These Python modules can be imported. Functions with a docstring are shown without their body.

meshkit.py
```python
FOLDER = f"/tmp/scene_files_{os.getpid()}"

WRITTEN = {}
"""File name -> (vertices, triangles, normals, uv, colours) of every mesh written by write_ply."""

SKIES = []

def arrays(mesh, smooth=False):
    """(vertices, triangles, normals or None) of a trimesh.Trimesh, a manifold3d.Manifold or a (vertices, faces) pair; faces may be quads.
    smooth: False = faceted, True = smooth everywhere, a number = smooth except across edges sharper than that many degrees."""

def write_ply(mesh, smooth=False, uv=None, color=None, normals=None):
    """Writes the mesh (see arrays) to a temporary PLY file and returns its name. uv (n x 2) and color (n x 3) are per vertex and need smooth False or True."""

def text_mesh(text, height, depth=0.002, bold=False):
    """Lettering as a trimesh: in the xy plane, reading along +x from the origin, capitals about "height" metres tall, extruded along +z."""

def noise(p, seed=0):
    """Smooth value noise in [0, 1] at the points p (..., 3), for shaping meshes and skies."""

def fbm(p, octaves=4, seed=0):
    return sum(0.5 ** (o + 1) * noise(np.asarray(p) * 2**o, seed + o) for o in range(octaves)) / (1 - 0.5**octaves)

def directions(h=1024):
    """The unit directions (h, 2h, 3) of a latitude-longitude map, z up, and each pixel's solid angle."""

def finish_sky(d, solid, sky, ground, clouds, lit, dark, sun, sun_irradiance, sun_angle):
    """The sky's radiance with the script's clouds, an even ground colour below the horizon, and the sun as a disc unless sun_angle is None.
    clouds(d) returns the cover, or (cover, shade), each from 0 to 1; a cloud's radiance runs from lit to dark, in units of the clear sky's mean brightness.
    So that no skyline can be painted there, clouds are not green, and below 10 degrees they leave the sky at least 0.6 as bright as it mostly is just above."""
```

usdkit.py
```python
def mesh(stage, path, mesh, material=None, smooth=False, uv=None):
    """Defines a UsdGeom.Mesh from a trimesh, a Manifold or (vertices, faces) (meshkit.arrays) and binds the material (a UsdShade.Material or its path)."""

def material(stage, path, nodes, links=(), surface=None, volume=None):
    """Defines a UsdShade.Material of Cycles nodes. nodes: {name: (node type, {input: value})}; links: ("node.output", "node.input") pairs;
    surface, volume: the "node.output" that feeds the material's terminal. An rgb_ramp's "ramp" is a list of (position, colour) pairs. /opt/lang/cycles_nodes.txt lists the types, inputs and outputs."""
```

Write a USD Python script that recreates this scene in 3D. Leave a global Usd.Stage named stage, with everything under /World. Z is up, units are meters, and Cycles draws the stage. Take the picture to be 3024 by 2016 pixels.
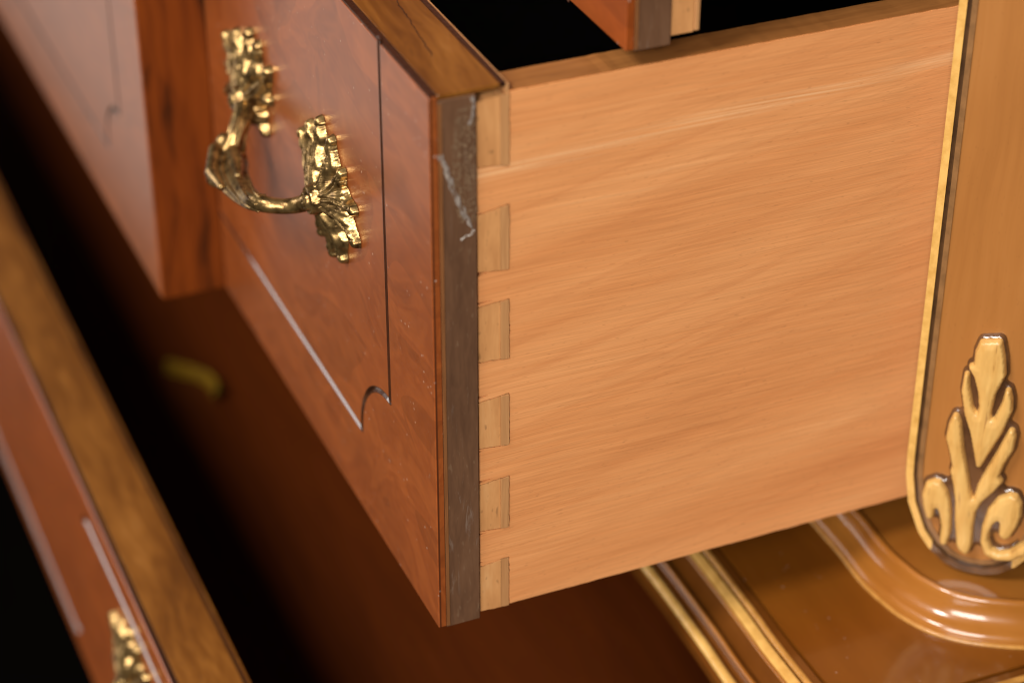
import math, numpy as np, trimesh, usdkit, meshkit
import manifold3d as m3
from shapely.geometry import Polygon, LineString, Point, box as sbox
from shapely.ops import unary_union
from shapely import affinity
from scipy.spatial import Delaunay
from pxr import Usd, UsdGeom, UsdLux, UsdShade, Gf, Sdf

stage = Usd.Stage.CreateInMemory()
UsdGeom.SetStageUpAxis(stage, UsdGeom.Tokens.z)
UsdGeom.SetStageMetersPerUnit(stage, 1.0)
UsdGeom.Xform.Define(stage, '/World')
UsdGeom.Scope.Define(stage, '/World/Looks')
rng = np.random.default_rng(7)

# ------------------------------------------------------------------ camera
CAM = np.array([0.5672, -0.2170, 0.5024]); YAW, PITCH, ROLL = 0.4060, 0.5677, 0.0014
look = np.array([-math.cos(YAW) * math.cos(PITCH), math.sin(YAW) * math.cos(PITCH), -math.sin(PITCH)])
right = np.cross(look, [0, 0, 1]); right /= np.linalg.norm(right); up = np.cross(right, look)
right, up = math.cos(ROLL) * right + math.sin(ROLL) * up, -math.sin(ROLL) * right + math.cos(ROLL) * up
cam = UsdGeom.Camera.Define(stage, '/World/camera')
M = Gf.Matrix4d(*[float(x) for x in (*right, 0, *up, 0, *(-look), 0, *CAM, 1)])
cam.AddTransformOp().Set(M)
cam.CreateHorizontalApertureAttr(36.0); cam.CreateVerticalApertureAttr(36.0 * 682 / 1024)
cam.CreateFocalLengthAttr(80.85); cam.CreateFStopAttr(5.6); cam.CreateFocusDistanceAttr(0.755)
cam.CreateClippingRangeAttr(Gf.Vec2f(0.01, 100))
cam.CreateExposureAttr(0.12)

# ------------------------------------------------------------------ lamps
def area_lamp(name, pos, target, w, h, power, color=(1, 1, 1)):
    l = UsdLux.RectLight.Define(stage, '/World/' + name)
    d = np.array(target, float) - np.array(pos, float); d /= np.linalg.norm(d)
    z = -d; x = np.cross([0, 0, 1], z); x /= np.linalg.norm(x); y = np.cross(z, x)
    l.AddTransformOp().Set(Gf.Matrix4d(*[float(v) for v in (*x, 0, *y, 0, *z, 0, *pos, 1)]))
    l.CreateWidthAttr(w); l.CreateHeightAttr(h); l.CreateIntensityAttr(power); l.CreateColorAttr(Gf.Vec3f(*color))
    return l
area_lamp('key_lamp', (1.45, -1.20, 0.95), (0, 0.05, 0.1), 0.95, 0.95, 16.5, (1.0, 0.94, 0.86))
area_lamp('top_lamp', (0.30, -1.35, 1.75), (0, 0.05, 0.0), 0.60, 0.60, 33.0, (1.0, 0.95, 0.88))
area_lamp('side_lamp', (-1.75, -0.50, -0.51), (-0.3, 0, 0.1), 0.80, 0.62, 0.58, (1.0, 0.90, 0.80))
area_lamp('rim_lamp', (-1.75, -1.42, 0.45), (-0.1, 0, 0.05), 0.90, 1.05, 3.8, (1.0, 0.93, 0.88))
# the dim, even light of the studio room
dome = UsdLux.DomeLight.Define(stage, '/World/room_light')
usdkit.material(stage, '/World/Looks/room', {'b': ('background_shader', {'color': (1.0, 0.93, 0.85), 'strength': 0.05})}, [], surface='b.background')
UsdShade.MaterialBindingAPI.Apply(dome.GetPrim()).Bind(UsdShade.Material.Get(stage, '/World/Looks/room'))

# ------------------------------------------------------------------ materials
LK = '/World/Looks/'
def wood(name, ramp, scale, rough=0.5, spec=0.5, coat=0.0, coat_rough=0.2, warp=0.015, warp_scale=8.0, broad=0.35, broad_scale=(6, 6, 6),
         pores=0.0, pore_scale=(900, 60, 900), pore_color=(0.10, 0.035, 0.012), specks=0.0, bump=0.15, rot=(0, 0, 0), detail=5.0, smear=None, band=None, distort=0.3, fine=None, streak=None, broad_rot=0.0, terrace=None):
    """Grain: noise stretched by scale (per metre); broad: slow tone change; pores: short dark dashes; specks: pale dust; band: (axis, lo, hi, colour)."""
    n = {'geo': ('geometry', {}),
         'wn': ('noise_texture', {'scale': warp_scale, 'detail': 2.0}),
         'ws': ('vector_math', {'math_type': 'scale', 'scale': warp}),
         'wa': ('vector_math', {'math_type': 'add'}),
         'map': ('mapping', {'scale': scale, 'rotation': rot}),
         'grain': ('noise_texture', {'scale': 1.0, 'detail': detail, 'roughness': 0.62, 'distortion': distort}),
         'bmap': ('mapping', {'scale': broad_scale}), 'brot': ('vector_rotate', {'rotate_type': 'x_axis', 'angle': broad_rot}),
         'bn': ('noise_texture', {'scale': 1.0, 'detail': 3.0}),
         'add': ('mix_float', {'fac': broad}),
         'ramp': ('rgb_ramp', {'ramp': ramp}),
         'bmp': ('bump', {'strength': bump, 'distance': 0.0004}),
         'p': ('principled_bsdf', {'roughness': rough, 'specular_ior_level': spec, 'coat_weight': coat, 'coat_roughness': coat_rough})}
    k = [('geo.position', 'wn.vector'), ('wn.color', 'ws.vector1'), ('geo.position', 'wa.vector1'), ('ws.vector', 'wa.vector2'), ('wa.vector', 'map.vector'),
         ('map.vector', 'grain.vector'), ('geo.position', 'brot.vector'), ('brot.vector', 'bmap.vector'), ('bmap.vector', 'bn.vector'), ('grain.fac', 'add.a'), ('bn.fac', 'add.b'),
         ('add.result', 'ramp.fac'), ('grain.fac', 'bmp.height'), ('bmp.normal', 'p.normal')]
    col = 'ramp.color'
    def over(tag, fac, colour):
        nonlocal col
        n['mx' + tag] = ('mix_color', {'b': colour}); k.append((col, f'mx{tag}.a')); k.append((fac, f'mx{tag}.fac')); col = f'mx{tag}.result'
    if fine:
        sc, amt = fine
        n['fm'] = ('mapping', {'scale': sc, 'rotation': rot}); n['fn'] = ('noise_texture', {'scale': 1.0, 'detail': 3.0, 'roughness': 0.7})
        n['fr'] = ('map_range', {'from_min': 0.25, 'from_max': 0.75, 'to_min': 1 - amt, 'to_max': 1 + amt}); n['fs'] = ('vector_math', {'math_type': 'scale'})
        k += [('wa.vector', 'fm.vector'), ('fm.vector', 'fn.vector'), ('fn.fac', 'fr.value'), (col, 'fs.vector1'), ('fr.result', 'fs.scale')]; col = 'fs.vector'
    if terrace:
        sc, steps, lo, hi = terrace
        n['em'] = ('mapping', {'scale': sc}); n['en'] = ('noise_texture', {'scale': 1.0, 'detail': 1.5, 'distortion': 0.4}); n['ek'] = ('math', {'math_type': 'multiply', 'value2': steps}); n['ef'] = ('math', {'math_type': 'fraction'})
        n['er'] = ('map_range', {'from_min': 0.0, 'from_max': 1.0, 'to_min': lo, 'to_max': hi}); n['es'] = ('vector_math', {'math_type': 'scale'})
        k += [('geo.position', 'em.vector'), ('em.vector', 'en.vector'), ('en.fac', 'ek.value1'), ('ek.value', 'ef.value1'), ('ef.value', 'er.value'), (col, 'es.vector1'), ('er.result', 'es.scale')]; col = 'es.vector'
    if streak:
        (sl, z_at, width, amount, colour) = streak
        n['tx'] = ('separate_xyz', {}); n['tm'] = ('math', {'math_type': 'multiply_add', 'value2': -sl, 'value3': -z_at}); n['ta'] = ('math', {'math_type': 'add'})
        n['tb'] = ('math', {'math_type': 'absolute'}); n['tr'] = ('map_range', {'from_min': 0.0, 'from_max': width, 'to_min': amount, 'to_max': 0.0, 'clamp': True})
        n['tq'] = ('mapping', {'scale': (10, 14, 1400), 'rotation': rot}); n['tn'] = ('noise_texture', {'scale': 1.0, 'detail': 2.0}); n['tc'] = ('map_range', {'from_min': 0.42, 'from_max': 0.62, 'clamp': True}); n['tp'] = ('math', {'math_type': 'multiply'})
        k += [('geo.position', 'tx.vector'), ('tx.y', 'tm.value1'), ('tm.value', 'ta.value1'), ('tx.z', 'ta.value2'), ('ta.value', 'tb.value1'), ('tb.value', 'tr.value'),
              ('wa.vector', 'tq.vector'), ('tq.vector', 'tn.vector'), ('tn.fac', 'tc.value'), ('tr.result', 'tp.value1'), ('tc.result', 'tp.value2')]
        over('k', 'tp.value', colour)
    if pores:
        n['pm'] = ('mapping', {'scale': pore_scale, 'rotation': rot}); n['pn'] = ('noise_texture', {'scale': 1.0, 'detail': 1.0})
        n['pr'] = ('map_range', {'from_min': 0.66, 'from_max': 0.78, 'to_min': 0.0, 'to_max': pores, 'clamp': True})
        k += [('wa.vector', 'pm.vector'), ('pm.vector', 'pn.vector'), ('pn.fac', 'pr.value')]; over('p', 'pr.result', pore_color)
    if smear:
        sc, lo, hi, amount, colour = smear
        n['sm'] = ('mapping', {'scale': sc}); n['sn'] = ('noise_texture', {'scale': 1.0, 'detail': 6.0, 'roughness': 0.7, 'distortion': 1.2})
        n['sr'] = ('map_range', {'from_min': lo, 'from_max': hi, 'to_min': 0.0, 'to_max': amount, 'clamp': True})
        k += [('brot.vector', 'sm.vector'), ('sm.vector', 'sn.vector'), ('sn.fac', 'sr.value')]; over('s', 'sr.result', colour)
    if band:
        axis, lo, hi, colour = band
        n['sx'] = ('separate_xyz', {}); n['b1'] = ('map_range', {'from_min': lo, 'from_max': lo + 0.0001, 'clamp': True}); n['b2'] = ('map_range', {'from_min': hi, 'from_max': hi + 0.0001, 'to_min': 1.0, 'to_max': 0.0, 'clamp': True})
        n['bm'] = ('math', {'math_type': 'multiply'})
        k += [('geo.position', 'sx.vector'), ('sx.' + axis, 'b1.value'), ('sx.' + axis, 'b2.value'), ('b1.result', 'bm.value1'), ('b2.result', 'bm.value2')]; over('b', 'bm.value', colour)
    if specks:
        n['vo'] = ('voronoi_texture', {'scale': 260.0, 'randomness': 1.0}); n['vr'] = ('map_range', {'from_min': 0.07, 'from_max': 0.13, 'to_min': specks, 'to_max': 0.0, 'clamp': True})
        n['vn'] = ('noise_texture', {'scale': 60.0, 'detail': 2.0}); n['vm'] = ('map_range', {'from_min': 0.46, 'from_max': 0.60, 'clamp': True}); n['vx'] = ('math', {'math_type': 'multiply'})
        k += [('geo.position', 'vo.vector'), ('vo.distance', 'vr.value'), ('geo.position', 'vn.vector'), ('vn.fac', 'vm.value'), ('vr.result', 'vx.value1'), ('vm.result', 'vx.value2')]
        over('v', 'vx.value', (0.75, 0.62, 0.52))
    k.append((col, 'p.base_color'))
    return usdkit.material(stage, LK + name, n, k, surface='p.BSDF')

def plain(name, colour, rough=0.5, metallic=0.0, coat=0.0, coat_rough=0.1, var=0.25, var_scale=120.0, dark=None, cavity=None, bump=0.0, spec=0.5):
    dark = dark or tuple(c * (1 - var) for c in colour)
    n = {'geo': ('geometry', {}), 'nz': ('noise_texture', {'scale': var_scale, 'detail': 4.0, 'roughness': 0.6}), 'r': ('rgb_ramp', {'ramp': [(0.32, dark), (0.62, colour)]}),
         'p': ('principled_bsdf', {'roughness': rough, 'metallic': metallic, 'coat_weight': coat, 'coat_roughness': coat_rough, 'specular_ior_level': spec})}
    k = [('geo.position', 'nz.vector'), ('nz.fac', 'r.fac')]
    col = 'r.color'
    if cavity:
        lo, hi, cc = cavity
        n['cr'] = ('map_range', {'from_min': lo, 'from_max': hi, 'to_min': 1.0, 'to_max': 0.0, 'clamp': True}); n['cm'] = ('mix_color', {'b': cc})
        k += [('geo.pointiness', 'cr.value'), ('cr.result', 'cm.fac'), (col, 'cm.a')]; col = 'cm.result'
    if bump:
        n['bmp'] = ('bump', {'strength': bump, 'distance': 0.0006}); k += [('nz.fac', 'bmp.height'), ('bmp.normal', 'p.normal')]
    k.append((col, 'p.base_color'))
    return usdkit.material(stage, LK + name, n, k, surface='p.BSDF')

MAT = {}
MAT['side_wood'] = wood('side_wood', [(0.24, (0.58, 0.212, 0.068)), (0.42, (0.71, 0.288, 0.100)), (0.60, (0.78, 0.345, 0.130)), (0.76, (0.89, 0.445, 0.188))],
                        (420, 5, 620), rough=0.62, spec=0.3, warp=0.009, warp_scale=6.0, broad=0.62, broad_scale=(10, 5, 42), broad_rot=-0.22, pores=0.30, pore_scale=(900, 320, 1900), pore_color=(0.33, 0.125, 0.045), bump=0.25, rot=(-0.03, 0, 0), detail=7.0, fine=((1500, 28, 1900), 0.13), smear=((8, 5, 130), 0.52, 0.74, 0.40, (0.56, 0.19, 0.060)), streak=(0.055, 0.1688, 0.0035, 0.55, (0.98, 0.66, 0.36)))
MAT['side_top'] = wood('side_top', [(0.3, (0.22, 0.082, 0.020)), (0.7, (0.38, 0.155, 0.042))], (420, 14, 420), rough=0.4, pores=0.5, pore_scale=(900, 90, 900), bump=0.2)
MAT['pin_wood'] = wood('pin_wood', [(0.3, (0.48, 0.205, 0.068)), (0.55, (0.64, 0.305, 0.112)), (0.75, (0.72, 0.385, 0.160))], (300, 260, 40), rough=0.65, spec=0.3, broad=0.4, broad_scale=(90, 90, 60), pores=0.5, pore_scale=(500, 500, 260), pore_color=(0.22, 0.10, 0.035), bump=0.3)
MAT['pin_edge'] = wood('pin_edge', [(0.3, (0.42, 0.19, 0.07)), (0.7, (0.60, 0.31, 0.125))], (300, 900, 30), rough=0.65, spec=0.3, bump=0.3)
def veneer(name, band=None, ramp=None):
    return wood(name, ramp or [(0.30, (0.190, 0.043, 0.0075)), (0.46, (0.30, 0.074, 0.014)), (0.50, (0.245, 0.056, 0.010)), (0.56, (0.28, 0.068, 0.0125)), (0.60, (0.225, 0.052, 0.0095)), (0.72, (0.33, 0.090, 0.019))], (16, 60, 34), rough=0.45, spec=0.5, coat=0.8, coat_rough=0.24,
                warp=0.05, warp_scale=9.0, broad=0.35, broad_scale=(9, 9, 9), pores=0.12, pore_scale=(200, 600, 70), pore_color=(0.10, 0.02, 0.005), specks=0.40, bump=0.05, detail=3.0, distort=0.8, band=band, terrace=((5, 5, 13), 8.0, 0.90, 1.08), fine=((90, 600, 260), 0.10))
DARK_LINE = (0.028, 0.009, 0.004)
MAT['veneer'] = veneer('veneer', band=('y', 0.0003, 0.0009, (0.09, 0.022, 0.006)))
MAT['veneer_upper'] = veneer('veneer_upper', ramp=[(0.30, (0.17, 0.032, 0.0035)), (0.50, (0.28, 0.058, 0.007)), (0.72, (0.31, 0.072, 0.010))])
MAT['veneer_block'] = veneer('veneer_block')
MAT['veneer_lower'] = veneer('veneer_lower', ramp=[(0.30, (0.24, 0.048, 0.007)), (0.46, (0.38, 0.086, 0.013)), (0.56, (0.33, 0.072, 0.011)), (0.72, (0.42, 0.108, 0.018))])  # veneer ramp brightened to offset the weaker light on the low drawer
MAT['groove'] = plain('groove', (0.055, 0.018, 0.008), rough=0.25, coat=1.0, coat_rough=0.18, spec=0.8)
MAT['block_end'] = wood('block_end', [(0.38, (0.030, 0.007, 0.001)), (0.47, (0.125, 0.024, 0.0022)), (0.66, (0.185, 0.038, 0.0035))], (200, 190, 12), rough=0.5, spec=0.2, warp=0.03, broad=0.3, broad_scale=(20, 60, 14), bump=0.05)
MAT['core_strip'] = wood('core_strip', [(0.3, (0.15, 0.055, 0.016)), (0.7, (0.29, 0.115, 0.038))], (400, 900, 50), rough=0.5, bump=0.25)
MAT['end_grain'] = wood('end_grain', [(0.3, (0.085, 0.040, 0.021)), (0.55, (0.145, 0.070, 0.036)), (0.8, (0.185, 0.098, 0.054))], (320, 320, 60), rough=0.6, spec=0.15, broad=0.45, broad_scale=(40, 60, 16), pores=0.22, pore_scale=(700, 700, 240), pore_color=(0.30, 0.20, 0.12), bump=0.25,
                        smear=((300, 260, 34), 0.60, 0.72, 0.45, (0.26, 0.20, 0.16)))
MAT['top_wood'] = wood('top_wood', [(0.30, (0.075, 0.023, 0.003)), (0.46, (0.165, 0.056, 0.0075)), (0.60, (0.25, 0.094, 0.015)), (0.76, (0.41, 0.185, 0.048))], (14, 260, 300), rough=0.36, spec=0.5, coat=0.25, coat_rough=0.2, warp=0.02, warp_scale=14.0,
                       broad=0.45, broad_scale=(22, 60, 20), pores=0.5, pore_scale=(70, 900, 900), pore_color=(0.06, 0.02, 0.006), bump=0.2)
MAT['dark_line'] = plain('dark_line', (0.035, 0.012, 0.006), rough=0.35, coat=0.4, coat_rough=0.2, var=0.6, var_scale=500, bump=0.6)
MAT['inside_shade'] = plain('inside_shade', (0.006, 0.004, 0.004), rough=0.95, spec=0.1)  # near-black colour stands in for the shade inside the drawers
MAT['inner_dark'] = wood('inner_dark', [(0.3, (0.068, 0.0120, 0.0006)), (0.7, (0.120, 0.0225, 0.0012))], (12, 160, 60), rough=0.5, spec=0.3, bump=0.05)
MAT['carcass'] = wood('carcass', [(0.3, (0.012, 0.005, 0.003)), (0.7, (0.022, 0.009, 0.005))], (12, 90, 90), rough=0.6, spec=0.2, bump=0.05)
MAT['post_wood'] = wood('post_wood', [(0.22, (0.265, 0.096, 0.018)), (0.50, (0.335, 0.130, 0.028)), (0.80, (0.40, 0.168, 0.044))], (260, 260, 12), rough=0.46, spec=0.4, coat=0.15, coat_rough=0.15, broad=0.55, broad_scale=(28, 28, 11), pores=0.12, pore_scale=(900, 900, 500), pore_color=(0.13, 0.045, 0.01), bump=0.12)
MAT['post_back'] = plain('post_back', (0.10, 0.040, 0.012), rough=0.5)
MAT['base_wood'] = wood('base_wood', [(0.3, (0.150, 0.043, 0.004)), (0.7, (0.215, 0.068, 0.007))], (14, 80, 80), rough=0.25, spec=0.5, coat=0.5, coat_rough=0.08, broad=0.6, broad_scale=(14, 14, 14), specks=0.25, bump=0.03)
MAT['moulding'] = wood('moulding', [(0.3, (0.27, 0.090, 0.012)), (0.7, (0.38, 0.148, 0.026))], (30, 60, 60), rough=0.25, spec=0.5, coat=0.8, coat_rough=0.06, broad=0.6, broad_scale=(30, 30, 30), bump=0.03)
MAT['moulding_dark'] = wood('moulding_dark', [(0.3, (0.11, 0.032, 0.004)), (0.7, (0.17, 0.055, 0.008))], (30, 60, 60), rough=0.25, spec=0.5, coat=0.8, coat_rough=0.06, bump=0.03)
MAT['gold_paint'] = plain('gold_paint', (0.72, 0.42, 0.120), dark=(0.56, 0.30, 0.07), rough=0.35, coat=0.4, coat_rough=0.15, var_scale=220, bump=0.15)
MAT['gold_leaf'] = wood('gold_leaf', [(0.28, (0.30, 0.135, 0.032)), (0.40, (0.58, 0.32, 0.088)), (0.7, (0.72, 0.45, 0.150))], (420, 420, 50), rough=0.4, coat=0.3, coat_rough=0.2, broad=0.4, broad_scale=(150, 150, 90), pores=0.6, pore_scale=(900, 900, 120), pore_color=(0.26, 0.11, 0.03), bump=0.15)
MAT['gold_line'] = plain('gold_line', (0.50, 0.24, 0.055), dark=(0.36, 0.16, 0.03), rough=0.3, coat=0.4, var_scale=260, bump=0.1)
MAT['antique'] = plain('antique', (0.135, 0.060, 0.024), dark=(0.06, 0.026, 0.011), rough=0.22, coat=0.8, coat_rough=0.07, var_scale=90, bump=0.15)
MAT['post_dark_line'] = plain('post_dark_line', (0.10, 0.045, 0.016), rough=0.35, coat=0.3, var=0.5, var_scale=150)  # dark brown of the narrow quirk beside the gilt edge
MAT['post_ridge'] = plain('post_ridge', (0.26, 0.125, 0.045), rough=0.35, coat=0.3, var=0.35, var_scale=150)
MAT['brass'] = plain('brass', (0.47, 0.300, 0.115), dark=(0.085, 0.044, 0.015), rough=0.26, metallic=0.85, var_scale=260, bump=0.4)
def wear(name, colour, scale, lo, hi):
    n = {'geo': ('geometry', {}), 'm': ('mapping', {'scale': scale}), 'nz': ('noise_texture', {'scale': 1.0, 'detail': 6.0, 'roughness': 0.75, 'distortion': 0.6}), 'r': ('map_range', {'from_min': lo, 'from_max': hi, 'clamp': True}),
         'd': ('diffuse_bsdf', {'color': colour}), 't': ('transparent_bsdf', {}), 'x': ('mix_closure', {})}
    return usdkit.material(stage, LK + name, n, [('geo.position', 'm.vector'), ('m.vector', 'nz.vector'), ('nz.fac', 'r.value'), ('r.result', 'x.fac'), ('t.BSDF', 'x.closure1'), ('d.BSDF', 'x.closure2')], surface='x.closure')
MAT['wax_mark'] = wear('wax_mark', (0.36, 0.30, 0.26), (600, 700, 400), 0.42, 0.60)
MAT['dust_mark'] = wear('dust_mark', (0.27, 0.17, 0.10), (500, 900, 600), 0.48, 0.66)
MAT['white_mark'] = wear('white_mark', (0.80, 0.72, 0.64), (900, 1400, 900), 0.44, 0.62)
MAT['dark_stain'] = wear('dark_stain', (0.15, 0.055, 0.022), (400, 160, 1500), 0.42, 0.75)
MAT['yellow'] = plain('yellow', (0.32, 0.17, 0.002), rough=0.7)
MAT['floor'] = plain('floor', (0.003, 0.0025, 0.002), rough=1.0, var_scale=4, spec=0.0)  # blackened colour stands in for the shade beneath the chest

# ------------------------------------------------------------------ helpers
taken = {}
def numbered(path):
    k = taken.get(path, -1) + 1; taken[path] = k
    return path if k == 0 else f'{path}_{k:03d}'
ORIG = {}
def thing(name, label, cat, loc=(0, 0, 0), group=None):
    p = numbered('/World/' + name); x = UsdGeom.Xform.Define(stage, p); x.AddTranslateOp().Set(Gf.Vec3d(*map(float, loc)))
    q = x.GetPrim(); q.SetCustomDataByKey('label', label); q.SetCustomDataByKey('category', cat)
    if group: q.SetCustomDataByKey('group', group)
    ORIG[p] = np.array(loc, float); return p
def part(name, mesh, mat, parent, smooth=False, label=None, kind=None):
    p = numbered(parent + '/' + name); o = next((v for k, v in ORIG.items() if parent == k or parent.startswith(k + '/')), np.zeros(3))
    v, f, _ = meshkit.arrays(mesh)
    g = usdkit.mesh(stage, p, trimesh.Trimesh(v - o, f, process=False), MAT[mat], smooth=smooth).GetPrim()
    if label: g.SetCustomDataByKey('label', label)
    if kind: g.SetCustomDataByKey('kind', kind)
    return p
def bx(x0, x1, y0, y1, z0, z1, bev=0.0):
    c = m3.Manifold.cube([x1 - x0, y1 - y0, z1 - z0]).translate([x0, y0, z0])
    if bev:
        b = bev; pts = []
        for sx in (x0, x1):
            for sy in (y0, y1):
                for sz in (z0, z1):
                    ix, iy, iz = (b if sx == x0 else -b), (b if sy == y0 else -b), (b if sz == z0 else -b)
                    pts += [(sx + ix, sy + iy, sz), (sx + ix, sy, sz + iz), (sx, sy + iy, sz + iz)]
        c = m3.Manifold.hull_points(np.array(pts, float))
    return c
def extr(poly, h):
    """shapely polygon -> manifold extruded along +z"""
    rings = [np.array(r.coords)[:-1] for g_ in getattr(poly, 'geoms', [poly]) if g_.geom_type == 'Polygon' for r in (g_.exterior, *g_.interiors)]
    return m3.CrossSection(rings, m3.FillRule.EvenOdd).extrude(h)
def xyz(man, mat3x4):
    return man.transform(np.array(mat3x4, float))
def jag(poly, amp=0.00012, step=0.0008, seed=0):
    l = LineString(poly.exterior.coords); n = int(l.length / step); q = np.array([l.interpolate(t, normalized=True).coords[0] for t in np.linspace(0, 1, n, endpoint=False)])
    q = np.vstack([q, np.array(poly.exterior.coords)[:-1]]); d = np.array([l.project(Point(*p)) for p in q]); q = q[np.argsort(d)]
    q = q + 2 * amp * np.c_[meshkit.fbm(np.c_[q * 700, np.full(len(q), seed)], 3, seed) - 0.5, meshkit.fbm(np.c_[q * 700, np.full(len(q), seed + 9)], 3, seed + 3) - 0.5] * 2
    return Polygon(q).buffer(0)
def along_x(poly, x0, x1):   # polygon in (y, z) -> extruded from x0 to x1
    return xyz(extr(poly, x1 - x0), [[0, 0, 1, x0], [1, 0, 0, 0], [0, 1, 0, 0]])
def along_y(poly, y0, y1):   # polygon in (x, z): (u, v, w) -> (u, y1 - w, v)
    return xyz(extr(poly, y1 - y0), [[1, 0, 0, 0], [0, 0, -1, y1], [0, 1, 0, 0]])
def rough_line(pts, step, amp, seed):
    """densify an open line and roughen it"""
    l = LineString(pts); n = max(2, int(l.length / step)); q = np.array([l.interpolate(t, normalized=True).coords[0] for t in np.linspace(0, 1, n)])
    w = meshkit.fbm(np.c_[q * 300, np.full(n, seed)], 3, seed) - 0.5
    d = np.gradient(q, axis=0); d /= np.linalg.norm(d, axis=1)[:, None] + 1e-12
    w[0] = w[-1] = 0
    return q + np.c_[-d[:, 1], d[:, 0]] * (w * 2 * amp)[:, None]
def sweep_rows(rows, closed_ends=True):
    """rows: (n profile lines) x (m points along) x 3 -> triangle strip sheet"""
    A = np.array(rows); n, m = A.shape[:2]; v = A.reshape(-1, 3); f = []
    i, j = np.meshgrid(np.arange(n - 1), np.arange(m - 1), indexing='ij'); a = (i * m + j).ravel()
    return trimesh.Trimesh(v, np.vstack([np.c_[a, a + 1, a + m + 1], np.c_[a, a + m + 1, a + m]]), process=False)
GH = 0.0015
def v_groove(path, half, depth, y):
    """V cutter along a path in (x, z) on the face plane y (face looks to -y): chain of hulls"""
    parts = []
    for (a, b) in zip(path[:-1], path[1:]):
        pts = []
        for p in (a, b):
            for k in range(8):
                t = k * math.pi / 4
                pts.append((p[0] + half * math.cos(t), y - 0.0002, p[1] + half * math.sin(t)))
            pts.append((p[0], y + depth, p[1]))
        parts.append(m3.Manifold.hull_points(np.array(pts)))
    return m3.Manifold.batch_boolean(parts, m3.OpType.Add)
def arc(cx, cz, r, a0, a1, n=14):
    return [(cx + r * math.cos(t), cz + r * math.sin(t)) for t in np.radians(np.linspace(a0, a1, n))]
def grooved(name, man, grooves, y, depth, mat, parent):
    """cut V grooves, and give each cut a dark lacquer lining as a sub-part"""
    cut = m3.Manifold.batch_boolean([v_groove(g, GH, depth, y) for g in grooves], m3.OpType.Add)
    p = part(name, man - cut, mat, parent)
    for g in grooves:
        lining = (v_groove(g, GH - 0.00004, depth - 0.0001, y) - v_groove(g, GH - 0.0002, depth - 0.00035, y - 0.00008)).trim_by_plane([0, 1, 0], y - 0.00001)
        part('groove', lining, 'groove', p)
    return p

# ------------------------------------------------------------------ the setting: floor
g = usdkit.mesh(stage, '/World/floor', bx(-6, 5, -6, 4, -0.95, -0.90), MAT['floor']).GetPrim()
g.SetCustomDataByKey('kind', 'structure'); g.SetCustomDataByKey('label', 'floor under the chest, shade put into its black colour'); g.SetCustomDataByKey('category', 'floor')

# ------------------------------------------------------------------ chest of drawers (carcass)
chest = thing('chest_of_drawers', 'golden brown wooden chest with gilt edged mouldings and carved corner post', 'chest', (-0.7, 0.4, -0.9))
XL = -1.4
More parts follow.
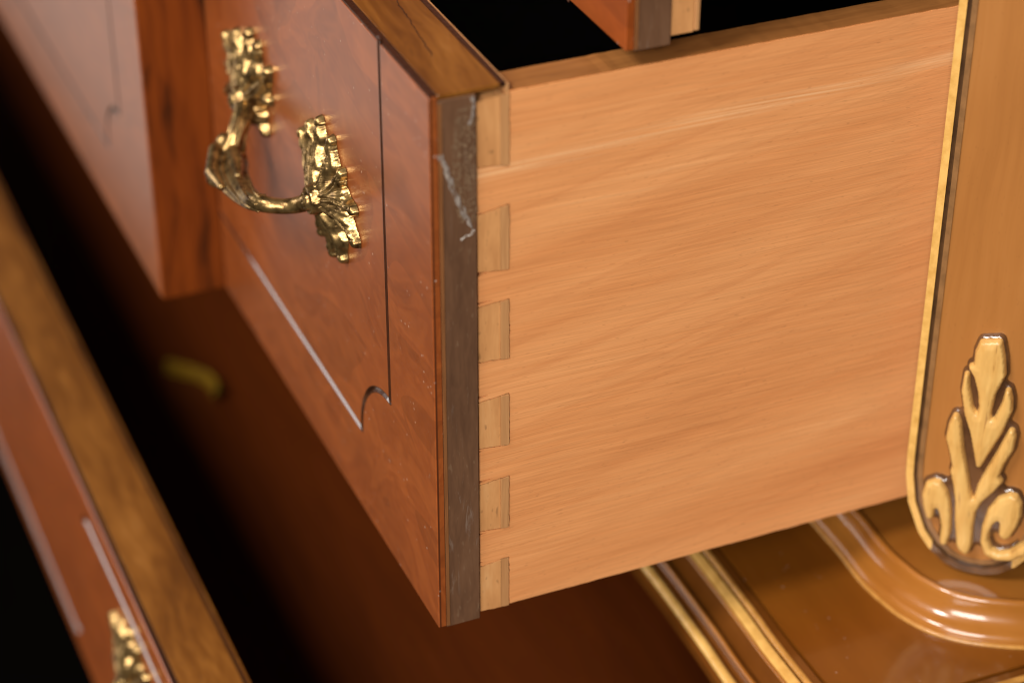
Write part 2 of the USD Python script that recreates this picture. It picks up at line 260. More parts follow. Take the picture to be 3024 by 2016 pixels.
# dark inner carcass
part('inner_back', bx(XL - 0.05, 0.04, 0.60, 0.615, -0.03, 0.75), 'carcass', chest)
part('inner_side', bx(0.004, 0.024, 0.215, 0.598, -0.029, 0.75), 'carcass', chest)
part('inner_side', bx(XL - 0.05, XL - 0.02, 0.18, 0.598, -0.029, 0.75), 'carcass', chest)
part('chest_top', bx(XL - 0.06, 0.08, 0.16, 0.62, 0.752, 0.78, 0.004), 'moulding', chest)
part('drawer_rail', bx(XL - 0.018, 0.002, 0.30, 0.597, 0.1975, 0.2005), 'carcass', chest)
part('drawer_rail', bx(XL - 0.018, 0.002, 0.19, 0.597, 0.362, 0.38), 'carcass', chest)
part('upper_front', bx(XL - 0.018, 0.002, 0.176, 0.19, 0.382, 0.75), 'veneer_upper', chest)
# base below
part('lower_front', bx(XL - 0.06, 0.058, 0.135, 0.155, -0.88, -0.215), 'carcass', chest)
part('lower_side', bx(0.045, 0.062, 0.157, 0.62, -0.88, -0.06), 'base_wood', chest)
part('lower_side', bx(XL - 0.06, XL - 0.04, 0.157, 0.62, -0.88, -0.06), 'base_wood', chest)
part('lower_back', bx(XL - 0.06, 0.06, 0.621, 0.635, -0.88, 0.0), 'carcass', chest)
part('foot', bx(0.0, 0.06, 0.14, 0.2, -0.90, -0.881, 0.003), 'moulding', chest)
part('foot', bx(XL - 0.06, XL, 0.14, 0.2, -0.90, -0.881, 0.003), 'moulding', chest)

# base top and its gilt edged front moulding, swept along the front and round the corner
def path_xy(pts, n=160):
    from scipy.interpolate import PchipInterpolator
    p = np.array(pts, float); d = np.r_[0, np.cumsum(np.linalg.norm(np.diff(p, axis=0), axis=1))]
    t = np.unique(np.r_[np.linspace(0, d[-1], 20), np.linspace(max(0, d[-1] - 0.62), d[-1] - 0.2, n)])
    return np.c_[PchipInterpolator(d, p[:, 0])(t), PchipInterpolator(d, p[:, 1])(t)]
def normals_out(p):
    d = np.gradient(p, axis=0); d /= np.linalg.norm(d, axis=1)[:, None]
    return np.c_[d[:, 1], -d[:, 0]]
edge = path_xy([(-1.48, 0.128), (-0.30, 0.128), (-0.10, 0.128), (-0.04, 0.128), (0.0, 0.1272), (0.025, 0.1262), (0.0435, 0.1262), (0.055, 0.1295), (0.0615, 0.137), (0.0645, 0.149), (0.0655, 0.165), (0.066, 0.195), (0.0665, 0.24), (0.067, 0.36), (0.067, 0.62)])
en = normals_out(edge)
def offset_rows(path, nrm, prof):
    return [np.c_[path + nrm * o, np.full(len(path), z)] for o, z in prof]
bt = Polygon(np.vstack([edge - en * 0.0002, [(0.06, 0.62), (-1.48, 0.62)]])).buffer(0)
bt = max(getattr(bt, 'geoms', [bt]), key=lambda g_: g_.area)
part('base_top', extr(bt, 0.012).translate([0, 0, -0.042]), 'base_wood', chest)
def strip(name, prof, mat, parent, smooth=40):
    return part(name, sweep_rows(offset_rows(edge, en, prof)), mat, parent, smooth=smooth)
def bead(o, z, r, a0=200, a1=-20, n=9):
    return [(o + r * math.cos(t), z + r * math.sin(t)) for t in np.radians(np.linspace(a0, a1, n))]
em = strip('edge_moulding', [(-0.0004, -0.0320), (0.0012, -0.0303), (0.0040, -0.0304), (0.0042, -0.0322), (0.0062, -0.0326), (0.0066, -0.0333), (0.0104, -0.0340), (0.0120, -0.0352), (0.0140, -0.0372), (0.0160, -0.0380),
                            (0.0186, -0.0374), (0.0196, -0.0376), (0.0206, -0.0395), (0.0216, -0.0412), (0.0270, -0.0440), (0.0270, -0.0475), (0.0200, -0.0490), (-0.0100, -0.0490)], 'moulding_dark', chest, smooth=25)
strip('gilt_line', bead(0.0050, -0.0312, 0.0013), 'gold_line', em, smooth=True)
strip('gilt_bead', [(0.0064, -0.0328), (0.0070, -0.0318), (0.0098, -0.0328), (0.0104, -0.0337)], 'gold_paint', em, smooth=True)
strip('fillet', bead(0.0108, -0.0340, 0.0008), 'moulding', em, smooth=True)
strip('fillet', bead(0.0190, -0.0374, 0.0010), 'moulding', em, smooth=True)
strip('gilt_bead', bead(0.0243, -0.0410, 0.0021, 215, -60, 13), 'gold_paint', em, smooth=True)

# foot moulding under the upper carcass: outer line at the base top, sweeping round the corner post
fo = path_xy([(-1.46, 0.1678), (-0.30, 0.1678), (-0.10, 0.1678), (-0.04, 0.1678), (-0.017, 0.1676), (0.0038, 0.1664), (0.0215, 0.1682), (0.0367, 0.1737), (0.0467, 0.1822), (0.0538, 0.1921), (0.0584, 0.2005), (0.0620, 0.212), (0.0640, 0.228), (0.0650, 0.26), (0.0655, 0.36), (0.0655, 0.62)])
fn = normals_out(fo)
prof = [(-0.034, -0.0172), (-0.0115, -0.0170), (-0.0105, -0.0166), (-0.0098, -0.0158), (-0.0090, -0.0155), (-0.0081, -0.0158), (-0.0075, -0.0167), (-0.0073, -0.0178), (-0.0071, -0.0195), (-0.0064, -0.0218), (-0.0052, -0.0238),
        (-0.0034, -0.0250), (-0.0024, -0.0253), (-0.0012, -0.0258), (-0.0003, -0.0270), (0.0, -0.0285), (0.0, -0.0302)]
fm = part('foot_moulding', sweep_rows([np.c_[fo + fn * o * np.clip(1 + 0.0 * fo[:, :1], 1, 1), np.full(len(fo), z)] for o, z in prof]), 'moulding', chest, smooth=True)
part('gilt_line', sweep_rows([np.c_[fo + fn * o, np.full(len(fo), z)] for o, z in bead(0.0001, -0.0296, 0.0009)]), 'gold_line', fm, smooth=True)

# corner post: canted face, rounded foot; local frame s (along), z, d (outward)
C0 = np.array([0.01, 0.1755]); CS = np.array([math.sqrt(.5), math.sqrt(.5)]); CN = np.array([math.sqrt(.5), -math.sqrt(.5)])
POST = [[CS[0], 0, CN[0], C0[0]], [CS[1], 0, CN[1], C0[1]], [0, 1, 0, 0]]
def post(poly, d0, d1): return xyz(extr(poly, d1 - d0).translate([0, 0, d0]), POST)
TOPZ = 0.75
half_u = [(0, 0.030), (0.0003, 0.0218), (0.0022, 0.0099), (0.0071, -0.0023), (0.0119, -0.0087), (0.0170, -0.0127), (0.0220, -0.0145), (0.027, -0.0150)]
def upath(inset, dense=10):
    l = LineString([(0, TOPZ), (0, 0.4), (0, 0.2)] + half_u + [(0.054 - s, z) for s, z in half_u[::-1][1:]] + [(0.054, 0.2), (0.054, TOPZ)])
    return l
U = Polygon(upath(0).coords).buffer(0)
U = U.buffer(-0.004).buffer(0.004)
def inset(o): return U.buffer(-o, join_style=1)
body = part('corner_post', post(U, -0.030, -0.0016), 'post_back', chest)
def ring(o0, o1): return inset(o0).difference(inset(o1))
gold_zone = sbox(-0.01, -0.0080, 0.0135, 1).union(sbox(0.0405, -0.0080, 0.07, 1))
part('gilt_edge', post(ring(0.0, 0.0026).intersection(sbox(-.01, -.0083, .0125, 1)).buffer(0), -0.0016, 0.0006), 'gold_paint', body)
part('gilt_edge', post(ring(0.0, 0.0026).intersection(sbox(.0415, -.0083, .07, 1)).buffer(0), -0.0016, 0.0006), 'gold_paint', body)
fe = ring(0.0, 0.0026).difference(sbox(-.01, -.0083, .0125, 1)).difference(sbox(.0415, -.0083, .07, 1))
fe = max(getattr(fe, 'geoms', [fe]), key=lambda g_: g_.area)
part('foot_edge', post(fe, -0.0016, 0.0004), 'antique', body)
part('quirk', post(ring(0.0026, 0.0040), -0.0016, -0.0008), 'post_dark_line', body)
part('ridge', post(ring(0.0040, 0.0058), -0.0016, -0.0001), 'post_ridge', body)
part('panel', post(inset(0.0058), -0.0016, -0.0006), 'post_wood', body)

# carved leaf at the foot of the post
def pillow(poly, base, h, r, step=0.0006, top=0.0, grain=0.0, seed=0):
    """polygon (s, z) in metres -> relief with rounded edges standing on depth base"""
    poly = poly.simplify(0.00008); ext = LineString(poly.exterior.coords); n = max(12, int(ext.length / step))
    rim = np.array([ext.interpolate(t, normalized=True).coords[0] for t in np.linspace(0, 1, n, endpoint=False)])
    x0, y0, x1, y1 = poly.bounds; gx, gy = np.meshgrid(np.arange(x0, x1, step), np.arange(y0, y1, step)); q = np.c_[gx.ravel(), gy.ravel()]
    from shapely import contains_xy, distance, points
    rp = Polygon(rim).buffer(0); q = q[contains_xy(rp.buffer(-step * 0.45), q[:, 0], q[:, 1])]
    P = np.vstack([rim, q]); d = distance(points(P), LineString(np.vstack([rim, rim[:1]])))
    tri = Delaunay(P).simplices; cen = P[tri].mean(1); tri = tri[contains_xy(rp, cen[:, 0], cen[:, 1])]
    a = P[tri]; flip = np.cross(a[:, 1] - a[:, 0], a[:, 2] - a[:, 0]) < 0; tri[flip] = tri[flip][:, ::-1]
    u = np.clip(d / r, 0, 1); H = base + h * (0.45 + 0.55 * np.sqrt(1 - (1 - u) ** 2)) + top * np.clip(d / (3 * r), 0, 1)
    if grain: H += grain * (meshkit.fbm(np.c_[P[:, 0] * 900, P[:, 1] * 120, np.full(len(P), seed)], 3, seed) - 0.5)
    V = np.c_[P, H]; k = len(rim); low = np.c_[rim, np.full(k, base - 0.0004)]; V = np.vstack([V, low]); i = np.arange(k); j = (i + 1) % k; o = len(P)
    ccw = Polygon(rim).exterior.is_ccw
    sk = np.vstack([np.c_[i, o + i, o + j], np.c_[i, o + j, j]]); sk = sk if ccw else sk[:, ::-1]
    W = np.c_[C0[0] + CS[0] * V[:, 0] + CN[0] * V[:, 2], C0[1] + CS[1] * V[:, 0] + CN[1] * V[:, 2], V[:, 1]]
    return trimesh.Trimesh(W, np.vstack([tri, sk]), process=False)
def sm(pts):   # closed smooth outline from mm control points
    p = Polygon(np.array(pts) * 1e-3).buffer(0)
    return p.buffer(0.0005).buffer(-0.0010).buffer(0.0005)
A = sm([(19.9, 79.5), (21.0, 83.6), (27.2, 85.3), (29.0, 78.6), (30.0, 72.1), (31.7, 68.4), (33.4, 63.1), (33.8, 58.6), (31.6, 49.5), (28.2, 39.9), (25.5, 32.5), (23.8, 38.8), (21.7, 46.9), (18.9, 54.0), (16.9, 62.8), (17.2, 69.7), (17.8, 72.9), (19.9, 74.2)])
G1 = Polygon(np.array([(17.2, 74.6), (20.4, 70.0), (22.4, 64.1), (23.6, 57.5), (22.8, 53.8), (20.5, 56.7), (18.4, 64.7)]) * 1e-3)
G2 = Polygon(np.array([(33.5, 76.5), (30.2, 73.0), (27.4, 63.9), (26.7, 56.0), (27.4, 52.7), (29.2, 54.3), (31.0, 60.9), (32.0, 68.5)]) * 1e-3)
Bp = sm([(15.4, 53.1), (17.1, 49.6), (19.2, 38.4), (22.0, 27.9), (23.2, 22.6), (24.8, 18.6), (25.9, 19.3), (26.6, 25.1), (29.0, 33.0), (31.7, 40.9), (35.1, 52.1), (36.3, 48.3), (36.0, 42.8), (33.8, 36.7), (32.5, 30.8), (34.0, 28.8), (31.3, 24.0), (27.9, 19.0), (26.2, 13.7), (25.9, 7.0), (26.4, -0.3), (25.6, -4.8), (23.1, -3.8), (21.9, -1.6), (20.2, 9.5), (19.6, 16.7), (18.3, 22.9), (16.6, 28.9), (17.0, 31.4), (15.5, 36.6), (13.6, 42.4), (14.0, 48.0)])
Cp = sm([(10.9, 22.9), (12.9, 23.0), (15.3, 19.6), (16.7, 15.9), (17.7, 10.5), (18.4, 2.4), (17.6, -2.9), (15.9, -2.5), (15.9, 4.2), (14.5, 10.4), (12.9, 13.2), (11.8, 11.3), (11.5, 7.1), (10.1, 7.5), (8.5, 12.0), (7.7, 16.7), (8.5, 21.0)])
Dp = sm([(37.8, 24.2), (39.8, 23.9), (41.5, 21.1), (42.0, 16.4), (41.0, 11.3), (39.3, 6.6), (37.8, 5.4), (36.2, 7.0), (36.0, 11.5), (35.1, 13.7), (32.9, 10.6), (31.9, 7.0), (31.9, 2.9), (33.5, -0.8), (36.9, -1.9), (40.7, -0.4), (45.2, 4.2), (46.1, 7.0), (47.5, 4.0), (45.6, 0.6), (41.1, -3.2), (35.9, -4.3), (32.1, -2.9), (30.2, 1.6), (30.1, 8.2), (31.3, 15.9), (34.2, 21.6)])
A = A.difference(G1).difference(G2).buffer(-0.0003).buffer(0.0003)
lobes = [q for P_ in (A, Bp, Cp, Dp) for q in getattr(P_, 'geoms', [P_]) if q.area > 4e-6]
ground = unary_union(lobes).buffer(0.0030).buffer(-0.0014).intersection(inset(0.0062))
ground = max(getattr(ground, 'geoms', [ground]), key=lambda g_: g_.area)
ground = Polygon(ground.exterior)
leaf = part('carved_leaf', pillow(ground, -0.0006, 0.0022, 0.0022, step=0.0007), 'antique', chest, smooth=True)
for i, q in enumerate(lobes):
    part('gilt_lobe', pillow(q.buffer(0.0007), 0.0006, 0.0032, 0.0010, step=0.0005, grain=0.00025, seed=i, top=0.0006), 'gold_leaf', leaf, smooth=50)

# ------------------------------------------------------------------ drawer handle (brass, two mounts and a swan neck bail)
def tube(pts, radii, res=0.0006):
    out = []
    for a, b, ra, rb in zip(pts[:-1], pts[1:], radii[:-1], radii[1:]):
        out.append(m3.Manifold.batch_hull([m3.Manifold.sphere(ra, 20).translate(list(map(float, a))), m3.Manifold.sphere(rb, 20).translate(list(map(float, b)))]))
    return m3.Manifold.batch_boolean(out, m3.OpType.Add)
def organic(man, edge_len=0.0008, it=6, amp=0.0005, freq=380, seed=0, floor_y=None, ridge=0.0):
    m = man.refine_to_length(edge_len).to_mesh(); t = trimesh.Trimesh(m.vert_properties[:, :3], m.tri_verts, process=True)
    trimesh.smoothing.filter_taubin(t, iterations=it)
    n = t.vertex_normals; w = meshkit.fbm(t.vertices * freq, 3, seed) - 0.5
    rd = np.abs(meshkit.fbm(t.vertices * np.array([700, 700, 170]) + 31, 2, seed + 5) - 0.5) * 2
    t.vertices = t.vertices + n * (w * 2 * amp - ridge * (1 - np.clip(rd * 3, 0, 1)))[:, None]
    if floor_y is not None: t.vertices[:, 1] = np.minimum(t.vertices[:, 1], floor_y)
    return t
bail_pts = np.array([(-176, -7.5, 119.8), (-168.5, -8.5, 118.0), (-161.9, -13.0, 114.3), (-159.0, -15.5, 109.2), (-155.0, -18.0, 106.0), (-143.8, -20.8, 105.9), (-123.3, -22.5, 110.5), (-106.6, -23.0, 115.7), (-100.0, -16.5, 116.0), (-92, -9.5, 120.5)]) * 1e-3
bail_r = np.array([4.2, 3.9, 3.1, 3.8, 4.9, 4.8, 3.9, 3.2, 2.8, 3.2]) * 1e-3
def mount(hub, tips, hub_h, seed):
    """cast acanthus mount: leaf lobes curling out of a hub, as one relief on the drawer front (x, z in mm)"""
    r_ = np.random.default_rng(seed); hub = (np.array(hub) + [-5.0, -1.5]) * 1e-3; tips = [(a - 5.5, b - 1.5, c, d) for a, b, c, d in tips]
    T = np.array([t_[:2] for t_ in tips]) * 1e-3; lo, hi = T.min(0) - 0.007, T.max(0) + 0.007; st = 0.00034
    nx, nz = int((hi[0] - lo[0]) / st), int((hi[1] - lo[1]) / st); X, Z = np.meshgrid(lo[0] + st * np.arange(nx), lo[1] + st * np.arange(nz)); P = np.stack([X, Z], -1)
    H = np.full(X.shape, -1.0)
    for (tx, tz, w0, side) in tips:
        tip = np.array([tx, tz]) * 1e-3; ax = tip - hub; L_ = np.linalg.norm(ax); nn = np.array([-ax[1], ax[0]]) / L_; bend = side * 0.16 * L_
        best = np.full(X.shape, 9.0); tb = np.zeros(X.shape); sg = np.zeros(X.shape)
        for t_ in np.linspace(0, 1, 40):                 # nearest point of the curved midrib
            c_ = hub + ax * t_ + nn * bend * math.sin(math.pi * t_); d = np.hypot(*(P - c_).transpose(2, 0, 1)); m_ = d < best
            best[m_] = d[m_]; tb[m_] = t_; sg[m_] = ((P - c_) @ nn)[m_]
        ph = r_.uniform(0, 6)
        w = w0 * 1e-3 * (0.55 + 0.75 * np.sin(np.pi * np.clip(0.12 + 0.80 * tb, 0, 1))) * (1 + 0.20 * np.sin(17 * tb + ph + np.sign(sg) * 0.8)) * (1 - 0.35 * tb ** 4)
        u = np.clip(best / w, 0, 1)
        h = (hub_h * (1 - tb) + 0.0022 * tb + 0.0014 * np.exp(-((tb - 0.92) / 0.10) ** 2)) * np.clip(1 - u ** 2.2, 0, 1) ** 0.75
        h -= 0.0013 * np.exp(-(sg / 0.00055) ** 2) * (tb > 0.12) * (tb < 0.95)                        # midrib
        h -= 0.0006 * (0.5 + 0.5 * np.cos(sg / (w0 * 1e-3) * 9 - tb * 20)) * (u > 0.25)               # flutes towards the margin
        H = np.maximum(H, np.where(best < w, h, -1.0))
        k_ = np.hypot(X - tip[0], Z - tip[1]); rb = 0.0021; H = np.maximum(H, np.where(k_ < rb, 0.0012 + np.sqrt(np.clip(rb ** 2 - k_ ** 2, 0, None)), -1.0))
    k_ = np.hypot(X - hub[0], Z - hub[1]); rb = 0.0056; H = np.maximum(H, np.where(k_ < rb, hub_h - 0.003 + np.sqrt(np.clip(rb ** 2 - k_ ** 2, 0, None)) * 0.8 - 0.0005 * np.cos(k_ / 0.0009 * 3), -1.0))
    inside = H > 0.0002; H = np.where(inside, H, 0.0002)
    V = np.stack([X, -H, Z], -1).reshape(-1, 3); a = (np.arange(nz - 1)[:, None] * nx + np.arange(nx - 1)[None]).ravel()
    q = np.c_[a, a + 1, a + nx + 1, a + nx]; keep = inside.ravel()[q].any(1); q = q[keep]
    t_ = trimesh.Trimesh(V, np.vstack([q[:, [0, 1, 2]], q[:, [0, 2, 3]]]), process=False); t_.remove_unreferenced_vertices()
    return t_
near_m = mount((-85.0, 123.5), [(-94.5, 147.0, 3.6, 0.5), (-115.0, 133.0, 3.4, 0.6), (-105.5, 140.5, 3.6, 0.4), (-83.0, 145.0, 3.4, -0.5), (-73.5, 137.5, 3.2, -0.6), (-63.5, 128.5, 3.4, 0.6), (-62.0, 117.0, 3.8, 0.7), (-76.0, 103.5, 3.4, 0.5), (-86.0, 100.5, 3.9, -0.3), (-98.0, 102.5, 3.5, -0.6), (-108.0, 109.0, 3.0, -0.6)], 0.0105, 3)
far_m = mount((-170.0, 122.0), [(-204.0, 132.0, 3.6, 0.6), (-190.0, 139.0, 3.6, 0.5), (-173.5, 146.0, 3.5, 0.4), (-164.0, 145.0, 3.2, -0.4), (-152.0, 140.0, 3.5, -0.6), (-153.0, 128.0, 3.8, 0.6), (-160.0, 112.0, 3.4, 0.5), (-177.0, 109.0, 3.4, -0.4), (-206.0, 108.0, 3.4, -0.5), (-202.0, 121.0, 3.4, 0.4)], 0.0100, 8)
bail_leaf = [tube([(-162e-3, -18e-3, 112e-3), (-158e-3, -23e-3, 106e-3), (-148e-3, -26.5e-3, 103.5e-3)], [0.003, 0.0032, 0.002]), tube([(-160e-3, -22e-3, 110e-3), (-147e-3, -27.5e-3, 108e-3), (-134e-3, -28e-3, 109e-3)], [0.0028, 0.0028, 0.0014]),
             tube([(-156e-3, -17e-3, 109.5e-3), (-145e-3, -19e-3, 110.5e-3), (-132e-3, -22e-3, 113e-3)], [0.003, 0.003, 0.0015]), m3.Manifold.sphere(0.0036, 18).translate([-0.1635, -0.0190, 0.1030]), m3.Manifold.sphere(0.003, 18).translate([-0.156, -0.0245, 0.1005])]
from scipy.interpolate import CubicSpline
bs_ = CubicSpline(np.arange(len(bail_pts)), np.c_[bail_pts, bail_r]); flutes = []
for k in range(6):                                       # raised flutes winding along the bail
    cv = []
    for u in np.linspace(1.2, 7.2, 26):
        p_ = bs_(u); tg = bs_(u, 1)[:3]; tg /= np.linalg.norm(tg); e1 = np.cross(tg, [0.3, 0.2, 1]); e1 /= np.linalg.norm(e1); e2 = np.cross(tg, e1); th = k * math.pi / 3 + 0.55 * u
        cv.append(p_[:3] + (e1 * math.cos(th) + e2 * math.sin(th)) * p_[3] * 0.98)
    flutes.append(tube(np.array(cv), [0.0005 + 0.0010 * math.sin(math.pi * i / 25) ** 2 for i in range(26)]))
bail_leaf += flutes
bail_m = organic(m3.Manifold.batch_boolean([tube(bs_(np.linspace(0, 9, 46))[:, :3], bs_(np.linspace(0, 9, 46))[:, 3])] + bail_leaf, m3.OpType.Add), 0.0007, 2, 0.00005, 260, 2)
def handle(parent, off=(0, 0, 0)):
    o = np.array(off, float)
    mv = lambda t: trimesh.Trimesh(t.vertices + o, t.faces, process=False)
    h = part('handle', mv(bail_m), 'brass', parent, smooth=True)
    part('mount', mv(far_m), 'brass', h, smooth=True); part('mount', mv(near_m), 'brass', h, smooth=True)

# ------------------------------------------------------------------ drawers
PINS = [(.1960, .1722), (.1578, .1352), (.1240, .1022), (.0884, .0688), (.0552, .0350), (.0215, .0012)]
GAPS = [(0, 0.0558, 0.0052, 0.0007), (0, 0.1350, 0.0040, 0.0009), (0, 0.1248, 0.0060, 0.0005), (0, 0.0892, 0.0040, 0.0007), (0, 0.0342, 0.0030, 0.0006), (0, 0.0222, 0.0018, 0.0007), (0, 0.0680, 0.0020, 0.0006)]
def drawer_box(d, Y, z0, height, pins, depth, with_block, ven, blk, grooves, bgrooves, drop=0.0035, T=0.0262, lift=0.0, inset=0.0):
    """front panel, core, top edging, dovetailed side; Y = y of the face, z0 = bottom, right end at x = 0"""
    zt = z0 + height
    f = grooved('face_panel', bx(-0.2434, 0, Y, Y + 0.0028, z0, zt - 0.0005, 0.0002), grooves, Y, 0.0014, ven, d)
    if with_block:
        b = grooved('front_block', bx(XL + 0.2436, -0.2450, Y - 0.0273, Y + 0.0028, z0, zt - 0.0005, 0.0004), bgrooves, Y - 0.0273, 0.0014, blk, d)
        part('block_end', bx(-0.2449, -0.2436, Y - 0.0268, Y - 0.0002, z0 + 0.0002, zt - 0.001), 'block_end', b)
        part('face_panel', bx(XL, XL + 0.2434, Y, Y + 0.0028, z0, zt - 0.0005, 0.0002), ven, d)
    part('front_core', bx(XL, 0.0, Y + 0.0029, Y + 0.0152, z0 - 0.0006, zt - 0.0018, 0.0003), 'end_grain', d)
    part('core_strip', bx(-0.02, 0.00018, Y + 0.00292, Y + 0.0040, z0 + 0.0002, zt - 0.003), 'core_strip', d)
    part('front_lining', bx(XL + 0.002, -0.0145, Y + 0.0153, Y + T - 0.0002, z0 + 0.002, zt - 0.0040), 'inside_shade', d)
    part('top_edging', bx(XL, -0.0004, Y + 0.0030, Y + T - 0.0030, zt - 0.0017, zt, 0.0003), 'top_wood', d)
    part('inlay_line', bx(XL, -0.0010, Y + 0.0004, Y + 0.00295, zt - 0.0004, zt + 0.0001), 'dark_line', d)
    part('inlay_line', bx(XL, -0.0012, Y + T - 0.0029, Y + T - 0.0011, zt - 0.0015, zt - 0.0002), 'dark_line', d)
    part('top_lip', bx(XL, -0.0012, Y + T - 0.0010, Y + T, zt - 0.0045, zt - 0.0008), 'pin_edge', d)
    # dovetails
    ya, yb = Y + 0.0154, Y + T
    pin_polys = []
    for (a, b) in pins:
        fl = 0.0006 + 0.0006 * rng.random(); w = rng.normal(0, 0.0002, 4)
        pin_polys.append(Polygon([(ya, b + fl + w[0]), (yb, b - fl * .3 + w[1]), (yb, a + fl * .3 + w[2]), (ya, a - fl + w[3])]))
    pin_polys = [jag(p, 0.00016, 0.0008, i) for i, p in enumerate(pin_polys)]
    zlo, zhi = z0 + 0.0016 + lift, zt - drop
    out = np.vstack([rough_line([(ya + 0.0002, zlo), (Y + depth, zlo)], 0.002, 0.00025, 1), rough_line([(Y + depth, zhi), (yb, zhi), ], 0.002, 0.00022, 2), rough_line([(yb, zhi), (ya + 0.0002, zhi)], 0.002, 0.0002, 3)])
    side = Polygon(out).buffer(0)
    for yy, zz_, dy, dz in GAPS: side = side.difference(Polygon([(ya - 0.001, zz_ - dz), (ya - 0.001, zz_ + dz), (ya + dy, zz_ + dz * 0.6)]))
    if pin_polys: side = side.difference(unary_union([p.buffer(0.00028).union(jag(p, 0.0005, 0.001, i + 40)) for i, p in enumerate(pin_polys)]))
    else:
        side = side.difference(sbox(-1, -1, yb + 0.0001, 2))
        m_ = part('back_ply', bx(-0.0142, -0.0006, ya, ya + 0.0078, z0 + 0.0020, zt - 0.002, 0.0002), 'pin_wood', d)
        part('pin_edge', bx(-0.0142, -0.0003, ya + 0.0079, yb, z0 + 0.0024, zt - 0.002, 0.0002), 'pin_edge', m_)
    side = max(getattr(side, 'geoms', [side]), key=lambda g_: g_.area)
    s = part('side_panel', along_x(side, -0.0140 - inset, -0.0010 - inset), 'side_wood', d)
    cap = Polygon(np.vstack([rough_line([(yb + 0.0006, zhi - 0.0006), (Y + depth, zhi - 0.0006)], 0.01, 0, 1), rough_line([(Y + depth, zhi + 0.0003), (yb + 0.0006, zhi + 0.0003)], 0.003, 0.0002, 5)]))
    part('top_edge', along_x(cap, -0.0138 - inset, -0.0014 - inset), 'side_top', s)
    for p in pin_polys:
        q = p.buffer(-0.00005)
        m_ = part('dovetail_pin', along_x(q.intersection(sbox(0 + ya - 1, -1, ya + 0.0078, 1)), -0.0142, -0.0008 - 0.0003 * rng.random()), 'pin_wood', d)
        part('pin_edge', along_x(q.intersection(sbox(ya + 0.0079, -1, ya + 2, 1)), -0.0142, -0.0007 - 0.0003 * rng.random()), 'pin_edge', m_)
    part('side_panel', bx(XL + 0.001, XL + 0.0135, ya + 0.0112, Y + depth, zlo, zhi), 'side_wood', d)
    part('back_panel', bx(XL + 0.0137, -0.0142, Y + depth - 0.012, Y + depth - 0.0005, z0 + 0.016, zhi - 0.002), 'inside_shade', d)
    part('drawer_bottom', bx(XL + 0.0137, -0.0142, Y + T + 0.0001, Y + depth - 0.0006, z0 + 0.008, z0 + 0.0125), 'inside_shade', d)

SCALLOP = arc(-0.042, 0.036, 0.0305, 90, 180)
g_main = [[(-0.042, 0.2005), (-0.042, 0.0665)], SCALLOP, [(-0.0725, 0.0360), (-0.2425, 0.0360)]]
bs = arc(-0.2905, 0.0365, 0.028, 90, 180)
g_block = [[(-0.2905, 0.2005), (-0.2905, 0.0645)], bs, [(-0.3185, 0.0360), (-1.08, 0.0360)]]
GROUP = 'drawers standing open in the chest'
d1 = thing('drawer', 'deep open drawer with dovetailed pale wood side and brass handle, in focus', 'drawer', (-0.5, 0.1, 0), GROUP)
drawer_box(d1, 0.0, 0.0, 0.2, PINS, 0.40, True, 'veneer', 'veneer_block', g_main, g_block)
handle(d1)
crack = LineString([(-0.0682, 0.0159), (-0.0620, 0.0153), (-0.0539, 0.0145), (-0.0439, 0.0135), (-0.0333, 0.0123), (-0.0260, 0.0114)])
part('crack', extr(jag(crack.buffer(0.00022), 0.0003, 0.0012, 4), 0.00006).translate([0, 0, 0.19998]), 'dark_line', d1)
def mark(name, pts, w, x, mat):          # a smear a twentieth of a millimetre thick, (y, z) in mm
    l = LineString(np.array(pts) * 1e-3).buffer(w) if w else Polygon(np.array(pts) * 1e-3).buffer(0.0004)
    part(name, along_x(jag(l, 0.0004, 0.0012, 5), x, x + 0.00005), mat, d1)
mark('wax_mark', [(3.59, 179.7), (5.17, 174.9), (6.97, 168.5), (9.3, 162.5), (11.6, 156.8), (13.5, 153.3)], 0.0008, 0.00020, 'wax_mark')
mark('wax_mark', [(14.2, 197.5), (14.3, 194.5), (13.8, 191.8), (12.9, 189.1)], 0.0005, 0.00020, 'wax_mark')
mark('dust_mark', [(9.5, 194), (14.0, 195), (14.6, 180), (14.6, 156), (10, 156), (7.6, 164), (8.0, 174), (7.2, 181)], 0, 0.00010, 'dust_mark')
mark('white_mark', [(9.9, 150.3), (11.1, 150.8), (12.6, 151.5), (14.2, 152.6)], 0.00035, 0.00020, 'white_mark')
d2 = thing('drawer', 'upper drawer of which only the lower front corner shows above the deep drawer', 'drawer', (-0.5, 0.16, 0.2025), GROUP)
zu = 0.2030
drawer_box(d2, 0.0640, zu, 0.155, [], 0.40, True, 'veneer_upper', 'veneer_upper', [[(-0.042, zu), (-0.042, zu + 0.12)]], [[(-0.2905, zu), (-0.2905, zu + 0.12)]], T=0.0250, lift=0.035, inset=0.012)

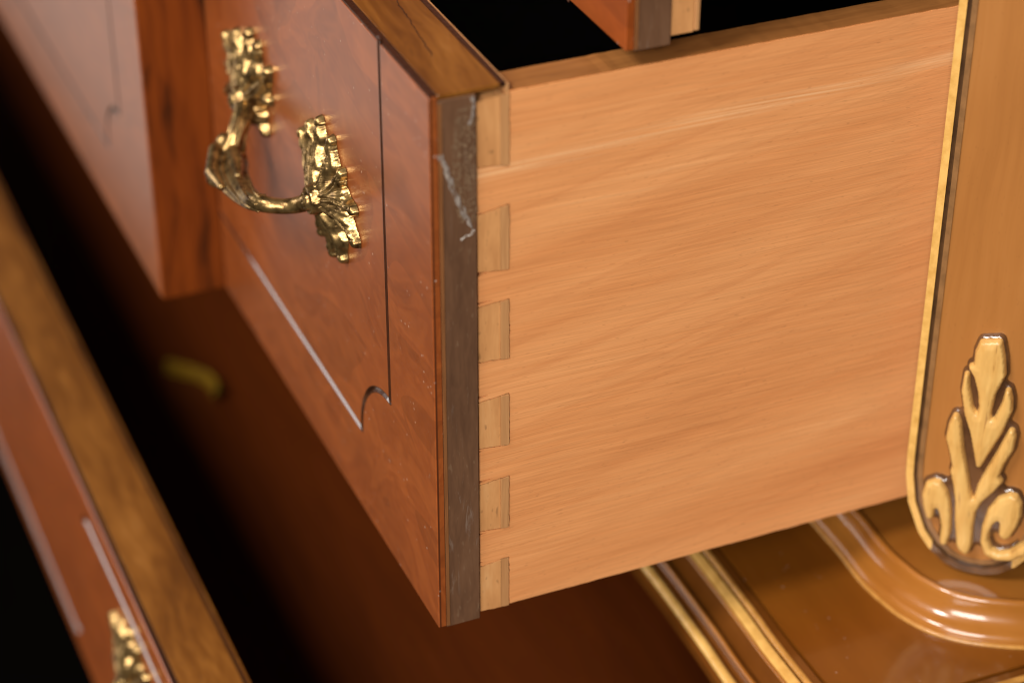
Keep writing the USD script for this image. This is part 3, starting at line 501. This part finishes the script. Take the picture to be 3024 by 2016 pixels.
# shallow wide drawer of the base
YL, ZL, HL = -0.0743, -0.2000, 0.1300
d3 = thing('drawer', 'shallow blurred drawer at lower left, golden brown top edge and brass handle', 'drawer', (-0.5, 0.1, ZL), GROUP)
zt = ZL + HL
XR = 0.056
GH = 0.0023
gl = [[(XR, zt - 0.0165), (-0.224, zt - 0.0165), (-0.228, zt - 0.0200)], [(-1.2, ZL + 0.0125), (-0.277, ZL + 0.0125), (-0.273, ZL + 0.016)]]
grooved('face_panel', bx(-1.45, XR, YL, YL + 0.0028, ZL, zt - 0.0004, 0.0003), gl, YL, 0.0021, 'veneer_lower', d3)
part('front_core', bx(-1.45, XR - 0.0003, YL + 0.0029, YL + 0.0285, ZL - 0.0004, zt - 0.0018), 'end_grain', d3)
part('top_edging', bx(-1.45, XR - 0.0006, YL + 0.0026, YL + 0.0255, zt - 0.0017, zt, 0.0003), 'top_wood', d3)
part('inlay_line', bx(-1.45, XR - 0.0008, YL + 0.0004, YL + 0.00255, zt - 0.0003, zt + 0.0001), 'dark_line', d3)
part('inlay_line', bx(-1.45, XR - 0.0008, YL + 0.0256, YL + 0.0268, zt - 0.0015, zt - 0.0003), 'dark_line', d3)
part('top_lip', bx(-1.45, XR - 0.0008, YL + 0.0269, YL + 0.0278, zt - 0.003, zt - 0.0003), 'top_wood', d3)
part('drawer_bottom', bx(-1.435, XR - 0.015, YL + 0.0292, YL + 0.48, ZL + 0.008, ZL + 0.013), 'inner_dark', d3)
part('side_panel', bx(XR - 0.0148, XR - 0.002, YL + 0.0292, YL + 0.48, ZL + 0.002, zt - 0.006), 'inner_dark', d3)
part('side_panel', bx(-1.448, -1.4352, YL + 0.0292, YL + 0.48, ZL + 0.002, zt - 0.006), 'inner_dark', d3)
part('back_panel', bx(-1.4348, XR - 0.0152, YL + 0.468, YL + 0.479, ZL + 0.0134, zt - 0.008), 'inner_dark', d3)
handle(d3, (0.0300, YL, -0.2360))

# yellow scrap curled up in the base drawer
sc = thing('paper_scrap', 'small curled yellow scrap lying in the dark base drawer', 'scrap', (-0.45, 0.033, ZL + 0.013))
t = np.linspace(0, 1, 24); sp = CubicSpline(np.linspace(0, 1, 4), np.array([(-0.4706, 0.0226), (-0.4593, 0.0327), (-0.4494, 0.0395), (-0.4333, 0.0395)]))(t); cx, cy, zz = sp[:, 0], sp[:, 1], ZL + 0.0135
rows = [np.c_[cx, cy, zz + 0 * t], np.c_[cx + 0.0006, cy + 0.0006, zz + 0.004 + 0.001 * np.sin(6 * t)], np.c_[cx + 0.001, cy + 0.0016, zz + 0.0085 + 0.001 * np.sin(5 * t + 1)], np.c_[cx + 0.002, cy + 0.0035, zz + 0.009 + 0 * t], np.c_[cx + 0.0005, cy + 0.0014, zz + 0.004 + 0 * t], np.c_[cx - 0.0003, cy + 0.0008, zz + 0 * t]]
part('strip', sweep_rows(rows), 'yellow', sc, smooth=True)
